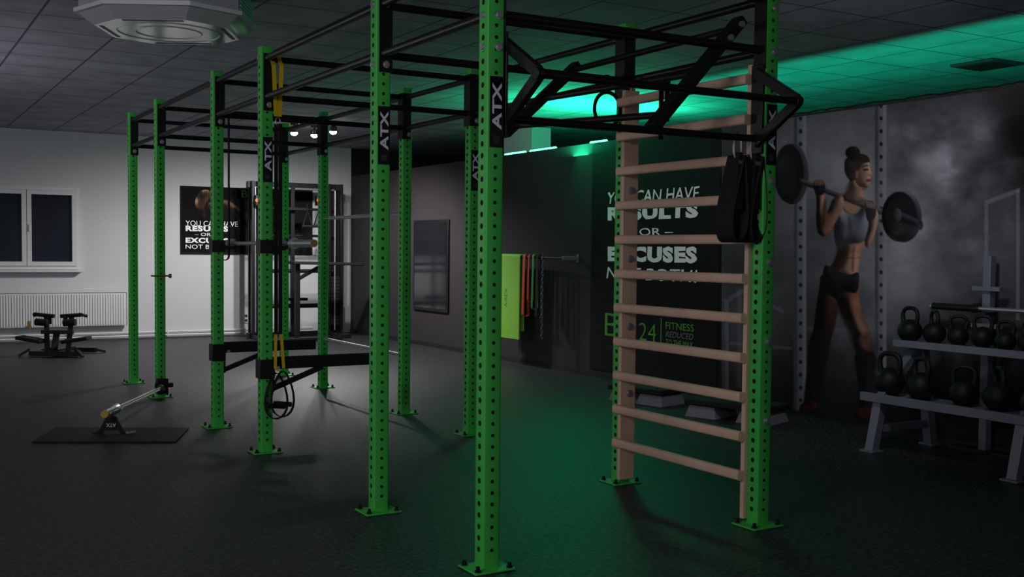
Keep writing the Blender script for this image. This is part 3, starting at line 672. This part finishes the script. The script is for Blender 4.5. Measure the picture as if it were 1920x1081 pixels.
cw.paint([(367,372),(375,359),(387,355),(397,361),(400,372),(394,382),(390,392),(389,402),(384,409),(379,400),(372,394),(366,384)], (165,124,94), 1.5, R=9, amb=.1, L=(-.5,-.8,.3), tex=2.0)
for k in range(7): cw.paint([(369+k*4.4,362),(370.6+k*4.4,361),(378+k*2,400),(376.4+k*2,401)], (24,15,13), 1.8, alpha=.65)
cw.paint([(390,382),(397,380),(400,390),(396,398),(390,396)], (120,86,70), 2, R=6, **KW)
cw.mesh('print', 1, YW-.027, t, po)
for s_, x0, x1, yt, yb, bd in (('YOU CAN HAVE', 348, 446, 413, 423, 0), ('RESULTS', 348, 428, 422.5, 433, .05), ('– OR –', 365, 406, 436, 442, 0), ('EXCUSES', 348, 428, 445, 455, .05), ('NOT BOTH!', 348, 428, 458, 466, 0)):
    wtext(s_, x0, x1, yt, yb, 'txtwhite', bd, fp, .031, t, (1,0,0))
wtext('BE24', 453, 500, 356, 370, 'txtgreen', 0, fp, .031, t, (1,0,0))
p = fp(461, 596); t = thing('wall_socket', 'small white double socket low on the white wall', 'socket', p); MB().box((p.x, YW-.009, p.z), (.08,.016,.15)).build('plate', 'white', t, bevel=.004)
for dz in (.035, -.035): MB().path([(p.x, YW-.019, p.z+dz), (p.x, YW-.014, p.z+dz)], .022, 16).build('outlet', 'inkgrey', t)
# cable machine
yM = 12.15
def mp_(px, py): return pt(px, py, 1, yM)
xL, xR = mp_(479, 500).x, mp_(628, 500).x; zt = mp_(550, 342).z
t = thing('cable_machine', 'black cable pulley machine with two columns standing before the white wall', 'cable machine', ((xL+xR)/2, yM, 0))
for x, w in ((xL, .13), (xR, .24)):
    b = MB(); b.box((x-w/2+.02, yM, zt/2), (.04,.08,zt)); b.box((x+w/2-.02, yM, zt/2), (.04,.08,zt)); b.box((x, yM+.15, zt/2), (w, .04, zt)); b.build('column', 'black', t, bevel=.004)
    b = MB()
    for k in range(14): b.box((x, yM+.06, .2+k*.055), (w-.05, .1, .048))
    b.build('weight_stack', 'blackm', t, bevel=.003)
    MB().tube((x, yM, .1), (x, yM, zt-.1), .012).build('guide_rod', 'steel', t)
MB().box(((xL+xR)/2, yM+.1, zt-.05), (xR-xL+.2, .1, .1)).build('top_beam', 'black', t, bevel=.004)
b = MB(); b.box(((xL+xR)/2, yM+.1, .05), (xR-xL+.2, .1, .08)); b.box((xL, yM-.1, .03), (.12,.7,.06)); b.box((xR, yM-.1, .03), (.2,.7,.06)); b.build('base', 'black', t, bevel=.004)
for py, r, m_ in ((354, .018, 'steel'), (573, .035, 'black'), (392, .02, 'black'), (442, .02, 'black'), (508, .03, 'black')): MB().tube((xL, yM+.05, mp_(570,py).z), (xR, yM+.05, mp_(570,py).z), r).build('cross_tube', m_, t)
xm = mp_(549, 500).x; MB().box((xm, yM+.02, zt/2), (.06,.06,zt-.1)).build('middle_post', 'black', t, bevel=.004)
for py, w in ((392, .3), (560, .35)):
    z = mp_(560, py).z; MB().box((xm+.02, yM-.08, z), (w, .12, .04)).build('bracket_shelf', 'blackm', t, bevel=.004)
for px in (480, 594):
    p = mp_(px, 376)
    c_ = MB().box((p.x, yM-.09, p.z), (.1,.1,.16)).build('carriage', 'black', t, bevel=.01)
    MB().path([(p.x-.02, yM-.16, p.z-.02), (p.x+.02, yM-.16, p.z-.02)], .05, 16).build('pulley', 'blackm', c_)
    MB().path([(p.x-.03, yM-.15, p.z), (p.x-.03, yM-.155, p.z)], .03, 14).build('knob', 'redorange', c_)
for px, l in ((568, 'black triangular cable handle hanging left of the other'), (589, 'black triangular cable handle hanging right, near the orange knob')):
    p = mp_(px, 395); q = mp_(px, 424); g = thing('triangular_stirrup', l, 'cable handle', p, 'cable handles'); hw = .075
    MB().ribbon([(p.x-hw, yM-.2, q.z), (p.x, yM-.2, p.z), (p.x+hw, yM-.2, q.z)], (0,.03,0), .014).tube((p.x, yM-.2, p.z), (p.x, yM-.2, p.z+.1), .008).build('strap', 'strap', g)
    MB().tube((p.x-hw-.01, yM-.2, q.z), (p.x+hw+.01, yM-.2, q.z), .022).build('grip', 'blackm', g)
p, q = pt(545, 492, 1, 11.4), pt(676, 495, 1, 11.4)
t = thing('board_bench', 'flat black padded board on an angled bracket beside the cable machine', 'bench', (p.x, 11.4, 0))
MB().bar((p.x, 11.4, p.z), (q.x, 11.4, q.z), .3, .045).build('pad', 'blackm', t, bevel=.01)
b = MB(); b.bar((p.x+.1, 11.4, p.z-.02), (p.x+.1, 11.4, .03), .07, .07, up=(0,1,0)); b.bar((p.x+.1, 11.4, p.z-.25), (p.x+.5, 11.4, p.z-.03), .05, .05); b.bar((p.x-.1, 11.4, .03), (p.x+.8, 11.4, .03), .1, .06); b.build('frame', 'black', t, bevel=.004)
# ---------------------------------------------------------------- leg machine by radiator
t0 = Vector((-.27, 10.6, 0)); R1 = VX; F1 = VF; Z1 = VZ
t = thing('leg_trainer', 'low black leg exercise machine with padded rollers near the radiator', 'exercise machine', t0)
def L(r, f, z): return t0+R1*r+F1*f+Z1*z
b = MB(); b.bar(L(-.3,-.1,.04), L(.32,-.1,.04), .1, .06); b.bar(L(-.3,.45,.04), L(.32,.45,.04), .08, .06); b.bar(L(0,-.1,.05), L(0,.45,.05), .1, .08)
for s_ in (-1, 1): b.bar(L(s_*.28,-.15,.1), L(s_*.4,-.2,.015), .05, .03); b.bar(L(s_*.28,.45,.05), L(s_*.42,.5,.015), .05, .03)
b.build('base_frame', 'black', t, bevel=.004)
for s_ in (-1, 1):
    MB().bar(L(s_*.13,0,.06), L(s_*.16,.05,.5), .06, .05, up=(0,1,0)).build('post', 'black', t, bevel=.004)
    b = MB(); b.path([L(s_*.04,0,.50), L(s_*.3,.02,.52)], .025, 12); b.path([L(s_*.3,.02,.52), L(s_*.33,.1,.5)], .02, 12); b.bar(L(s_*.1,0,.5), L(s_*.1,0,.4), .05, .05, up=(0,1,0)); b.build('handle', 'blackm', t)
    MB().path([L(s_*.1,-.05,.42), L(s_*.25,-.05,.43)], .045, 14).build('roller', 'blackm', t)
    MB().bar(L(s_*.12,-.12,.19), L(s_*.44,-.1,.24), .2, .045).build('foot_pad', 'blackm', t, bevel=.01)
MB().bar(L(-.2,0,.3), L(.2,0,.3), .05, .05).bar(L(0,-.1,.08), L(0,-.02,.3), .07, .07, up=(0,1,0)).build('cross_member', 'black', t, bevel=.004)
# ---------------------------------------------------------------- kettlebell rack
xf = 3.76; yA, yB = 1.27, -.35
zl, zu = .37, .74
t = thing('kettlebell_rack', 'two-tier storage rack with silver legs in front of the mural', 'rack', (xf+.25, (yA+yB)/2, 0))
MB().bar((xf+.17, yA+.02, zl), (xf+.17, yB, zl), .34, .03).bar((xf, yA+.02, zl+.01), (xf, yB, zl+.01), .03, .06).build('lower_shelf', 'silver', t, bevel=.003)
MB().bar((xf+.42, yA-.02, zu), (xf+.42, yB, zu), .28, .03).bar((xf+.28, yA-.02, zu+.01), (xf+.28, yB, zu+.01), .03, .05).build('upper_shelf', 'silver', t, bevel=.003)
for y in (1.17, .06):
    b = MB(); b.bar((xf-.02, y, .0), (xf+.06, y, zl-.015), .07, .07, up=(0,1,0)); b.bar((xf+.06, y, zl), (xf+.46, y, zu), .06, .06, up=(0,1,0)); b.bar((xf+.6, y, 0), (xf+.48, y, zu-.01), .07, .07, up=(0,1,0)); b.bar((xf, y, .16), (xf+.56, y, .16), .05, .05); b.box((xf-.02, y, .008), (.12,.12,.016)); b.box((xf+.6, y, .008), (.12,.12,.016)); b.build('leg', 'silver', t, bevel=.004)
def kettlebell(r):
    t = thing('kettlebell', 'x', 'kettlebell')
    prof = [(r*.55, 0)]+[(r*math.sin(q), r*.92-r*.98*math.cos(q)) for q in [math.radians(a) for a in range(38, 170, 11)]]+[(r*.1, r*1.9)]
    MB().lathe(prof, (0,0,0), 28).build('body', 'iron', t)
    hp = [Vector((0, -r*.62, r*1.45)), Vector((0, -r*.74, r*1.9)), Vector((0, -r*.78, r*2.3)), Vector((0, -r*.66, r*2.62)), Vector((0, -r*.4, r*2.8)), Vector((0,0,r*2.84))]
    hp = hp+[Vector((0,-p.y,p.z)) for p in hp[-2::-1]]
    MB().path(hp, [r*.22,r*.19,r*.17,r*.17,r*.17,r*.17,r*.17,r*.17,r*.17,r*.19,r*.22], 12).build('handle', 'iron', t)
    return t
kb = kettlebell(.1); used = False
low = [(1668, 1.06, 'big kettlebell at the left end of the lower shelf'), (1728, 1.0, 'second big kettlebell from the left on the lower shelf'), (1808, .92, 'third big kettlebell from the left on the lower shelf'), (1874, .98, 'fourth big kettlebell from the left, above the right rack leg'), (1945, .95, 'big kettlebell cut by the right photo edge on the lower shelf')]
upp = [(1706, .86, 'small kettlebell at the left end of the upper shelf'), (1752, .8, 'second small kettlebell from the left on the upper shelf'), (1797, .72, 'third small kettlebell from the left on the upper shelf'), (1843, .76, 'fourth small kettlebell from the left on the upper shelf'), (1886, .68, 'fifth small kettlebell from the left on the upper shelf'), (1930, .7, 'small kettlebell at the right photo edge on the upper shelf')]
for lst, xx, zz, g in ((low, xf+.15, zl+.016, 'kettlebells on the lower shelf'), (upp, xf+.42, zu+.016, 'kettlebells on the upper shelf')):
    for px, s_, lab in lst:
        xk = xx+random.uniform(-.03, .04)
        y = pt(px, 700 if zz < .5 else 620, 0, xk).y
        o = kb if not used else copy_tree(kb); used = True
        o.location = (xk, y, zz); o.scale = (s_, s_, s_); o['label'] = lab; o['group'] = g; o.rotation_euler.z = random.uniform(-.7, .7)
xs_ = 4.5; p = pt(1856, 480, 0, xs_-.05)
t = thing('bar_storage_stand', 'dark steel post stand behind the kettlebells', 'stand', (xs_-.05, p.y, 0))
MB().box((xs_-.05, p.y, p.z/2), (.06,.06,p.z)).build('post', 'silver', t, bevel=.003); MB().box((xs_-.05, p.y, .01), (.12,.5,.02)).build('base', 'black', t)
y1_, y2_ = pt(1748, 572, 0, xs_-.13).y, pt(2000, 572, 0, xs_-.13).y; z_ = pt(1748, 573, 0, xs_-.13).z
MB().box((xs_-.09, p.y, z_-.04), (.12,.1,.03)).build('bracket', 'black', t)
for dz in (.14, -.12): MB().box((xs_-.09, p.y-.02, z_+dz), (.05,.22,.03)).build('peg', 'silver', t)
t = thing('storage_barbell', 'dark barbell lying level on the post stand above the kettlebells', 'barbell', (xs_-.13, y1_, z_))
MB().tube((xs_-.13, y1_, z_), (xs_-.13, y1_-.38, z_), .025).tube((xs_-.13, y1_-.35, z_), (xs_-.13, y1_-.39, z_), .036).build('sleeve', 'black', t); MB().tube((xs_-.13, y1_-.38, z_), (xs_-.13, y2_, z_), .0145).build('shaft', 'steel', t); MB().path([(xs_-.13, y1_+.004, z_), (xs_-.13, y1_-.01, z_)], .027, 16).build('end_cap', 'steel', t)
# ---------------------------------------------------------------- step platforms
def step(pa, pb, lab):
    a = pt(*pa, 2, 0); b2 = pt(*pb, 2, 0); d = (b2-a); ln = d.length; d.normalize(); n = Vector((-d.y, d.x, 0))
    if n.x < 0: n = -n
    t = thing('step_platform', lab, 'step platform', a, 'aerobic steps')
    MB().bar(a+n*.18+Z1*.13, b2+n*.18+Z1*.13, .38, .05).build('deck', 'blackm', t, bevel=.01)
    for s_ in (0, 1):
        e = a if s_ == 0 else b2-d*.3
        vs = []
        for zz, ins in ((0, 0), (.1, .03)):
            vs += [e+d*ins+n*ins+Z1*zz, e+d*(.3-ins)+n*ins+Z1*zz, e+d*(.3-ins)+n*(.36-ins)+Z1*zz, e+d*ins+n*(.36-ins)+Z1*zz]
        b = MB(); b.add(vs, [(0,1,2,3),(7,6,5,4),(0,4,5,1),(1,5,6,2),(2,6,7,3),(3,7,4,0)]); b.build('riser', 'greyfoot', t, bevel=.006)
step((1283, 780), (1440, 800), 'nearer black step platform on grey risers behind the wall bars')
step((1140, 750), (1240, 764), 'farther black step platform on grey risers beside the slogan board')
# ---------------------------------------------------------------- ceiling air unit
cx, cy = -.655, 2.99
t = thing('ceiling_air_unit', 'large octagonal white and grey air unit hanging from the ceiling', 'air conditioner', (cx, cy, ZC))
RA = Matrix.Rotation(-.5318+.05, 3, 'Z')
def octo(r0, r1, z0_, z1_, ch=.5):
    def o(r): c_ = r*ch; return [RA @ Vector((x, y, 0)) for x, y in ((r, -r+c_), (r, r-c_), (r-c_, r), (-r+c_, r), (-r, r-c_), (-r, -r+c_), (-r+c_, -r), (r-c_, -r))]
    b = MB(); b.add([(cx+p.x, cy+p.y, z0_) for p in o(r0)]+[(cx+p.x, cy+p.y, z1_) for p in o(r1)], [tuple(range(8))[::-1], tuple(range(8, 16))]+[(i, (i+1) % 8, 8+(i+1) % 8, 8+i) for i in range(8)]); return b
octo(.40, .48, 2.735, 2.80).build('lower_panel', 'gloss', t, smooth=False)
octo(.505, .505, 2.80, 2.825).build('rim', 'white', t, smooth=False)
octo(.48, .48, 2.825, 2.975).build('housing', 'unit', t, smooth=False)
octo(.38, .38, 2.975, ZC).build('mounting_plate', 'unit', t, smooth=False)
for rr in (.31, .2): MB().path([(cx+rr*math.cos(q), cy+rr*math.sin(q), 2.735) for q in [2*PI*k/48 for k in range(48)]], .005, 6, closed=True).build('outlet_ring', 'white', t)
for ax_ in (0, 1):
    for s_ in (-1, 1):
        off = RA @ (Vector((0, s_*.365, 0)) if ax_ == 0 else Vector((s_*.365, 0, 0)))
        MB().box((cx+off.x, cy+off.y, 2.7345), (.36,.022,.004) if ax_ == 0 else (.022,.36,.004), RA).build('air_slot', 'black', t)
for k in range(5):
    z = 2.845+k*.024
    for s_ in (-1, 1):
        for ax_ in (0, 1):
            off = RA @ (Vector((0, s_*.483, 0)) if ax_ == 0 else Vector((s_*.483, 0, 0)))
            MB().box((cx+off.x, cy+off.y, z), (.42,.012,.008) if ax_ == 0 else (.012,.42,.008), RA).build('louver', 'white', t)
# ---------------------------------------------------------------- lamps, and fill lights added without fixtures
def area(name, loc, size, energy, col, target=None, sy=None, spread=None):
    l = bpy.data.lights.new(name, 'AREA'); l.energy = energy; l.color = col; l.shape = 'RECTANGLE'; l.size = size; l.size_y = sy or size
    if spread: l.spread = spread
    o = bpy.data.objects.new(name, l); C.objects.link(o); o.location = loc
    if target is not None: o.rotation_euler = (Vector(target)-Vector(loc)).to_track_quat('-Z', 'Y').to_euler()
    return o
def spot(name, loc, target, energy, deg, col=(1,1,1), soft=.3, blend=.8):
    l = bpy.data.lights.new(name, 'SPOT'); l.energy = energy; l.spot_size = math.radians(deg); l.spot_blend = blend; l.shadow_soft_size = soft; l.color = col
    o = bpy.data.objects.new(name, l); C.objects.link(o); o.location = loc; o.rotation_euler = (Vector(target)-Vector(loc)).to_track_quat('-Z', 'Y').to_euler()
for (x, y), lab in (((2.55, 9.84), 'bright wide ceiling spotlight, leftmost of the three lamps'), ((2.87, 9.95), 'small ceiling spotlight in the middle of the three lamps'), ((2.92, 9.39), 'brightest round ceiling spotlight, rightmost of the three lamps')):
    t = thing('ceiling_spotlight', lab, 'spotlight', (x, y, ZC), 'ceiling spotlights')
    MB().lathe([(.05,ZC-.03),(.05,ZC)], (x,y,0), 20).tube((x,y,ZC-.09), (x,y,ZC-.02), .012).lathe([(.045,ZC-.13),(.05,ZC-.07),(.03,ZC-.06)], (x,y,0), 20).build('housing', 'black', t)
    MB().lathe([(.001,ZC-.17),(.03,ZC-.162),(.044,ZC-.145),(.044,ZC-.128)], (x,y,0), 20).build('lens', 'lamp', t)
    spot('spot', (x, y, ZC-.2), (x, y+.2, 1.8), 145, 168, (1,.97,.95), .05, .6)
for k, (xa_, xb_, yy) in enumerate(((948,985,290),(995,1042,286),(1108,1137,272))):
    p, q = pt(xa_, yy, 0, XW+.1), pt(xb_, yy, 0, XW+.1)
    o = MB().tube((XW+.1, p.y, PT_+.02), (XW+.1, q.y, PT_+.02), .016).build('led_tube', 'led')
    tag(o, ['glowing green light tube on the wall top, leftmost of three', 'glowing green light tube on the wall top, middle of three', 'short glowing green light tube on the wall top, right of the others'][k], 'light tube', 'green light tubes')
GC = (0.0,1,.5)
area('green_wash', (4.95, 3.2, 1.85), .3, 46, GC, (4.95, 3.2, 3), 9)
area('green_hot', (4.86, 6.1, 2.48), .3, 75, (.02,1,.42), (4.8, 6.1, 3.0), 1.6)
area('green_spill', (4.3, 6.0, 2.98), .4, 13, (.0,1,.38), (1.5, 2.0, 0), 1.2)
area('room_fill', (-4.2, -2.0, 2.95), 1.6, 85, (.96,.97,1), (0, 2.5, .8))  # unseen soft fill added front left to brighten the posts
area('ceiling_fill', (-3.6, 6.5, 1.6), 1.2, 34, (.95,.95,1), (-2.6, 6.5, 3.0))  # fill aimed upward, added only to lift the ceiling tone
spot('mural_fill', (1.9, -.2, 2.9), (4.57, 2.2, 1.6), 105, 85, (.95,.97,1), .3)  # added fill that makes the mural figure readable, no fixture here
spot('sign_fill', (2.6, 2.4, 2.9), (4.57, 4.4, 1.6), 48, 75, (.95,.97,1), .3)  # extra fill added so the slogan letters come out white
w = bpy.data.worlds.new('world'); S.world = w; w.use_nodes = True
w.node_tree.nodes['Background'].inputs[0].default_value = (.76,.74,.84,1); w.node_tree.nodes['Background'].inputs[1].default_value = .21
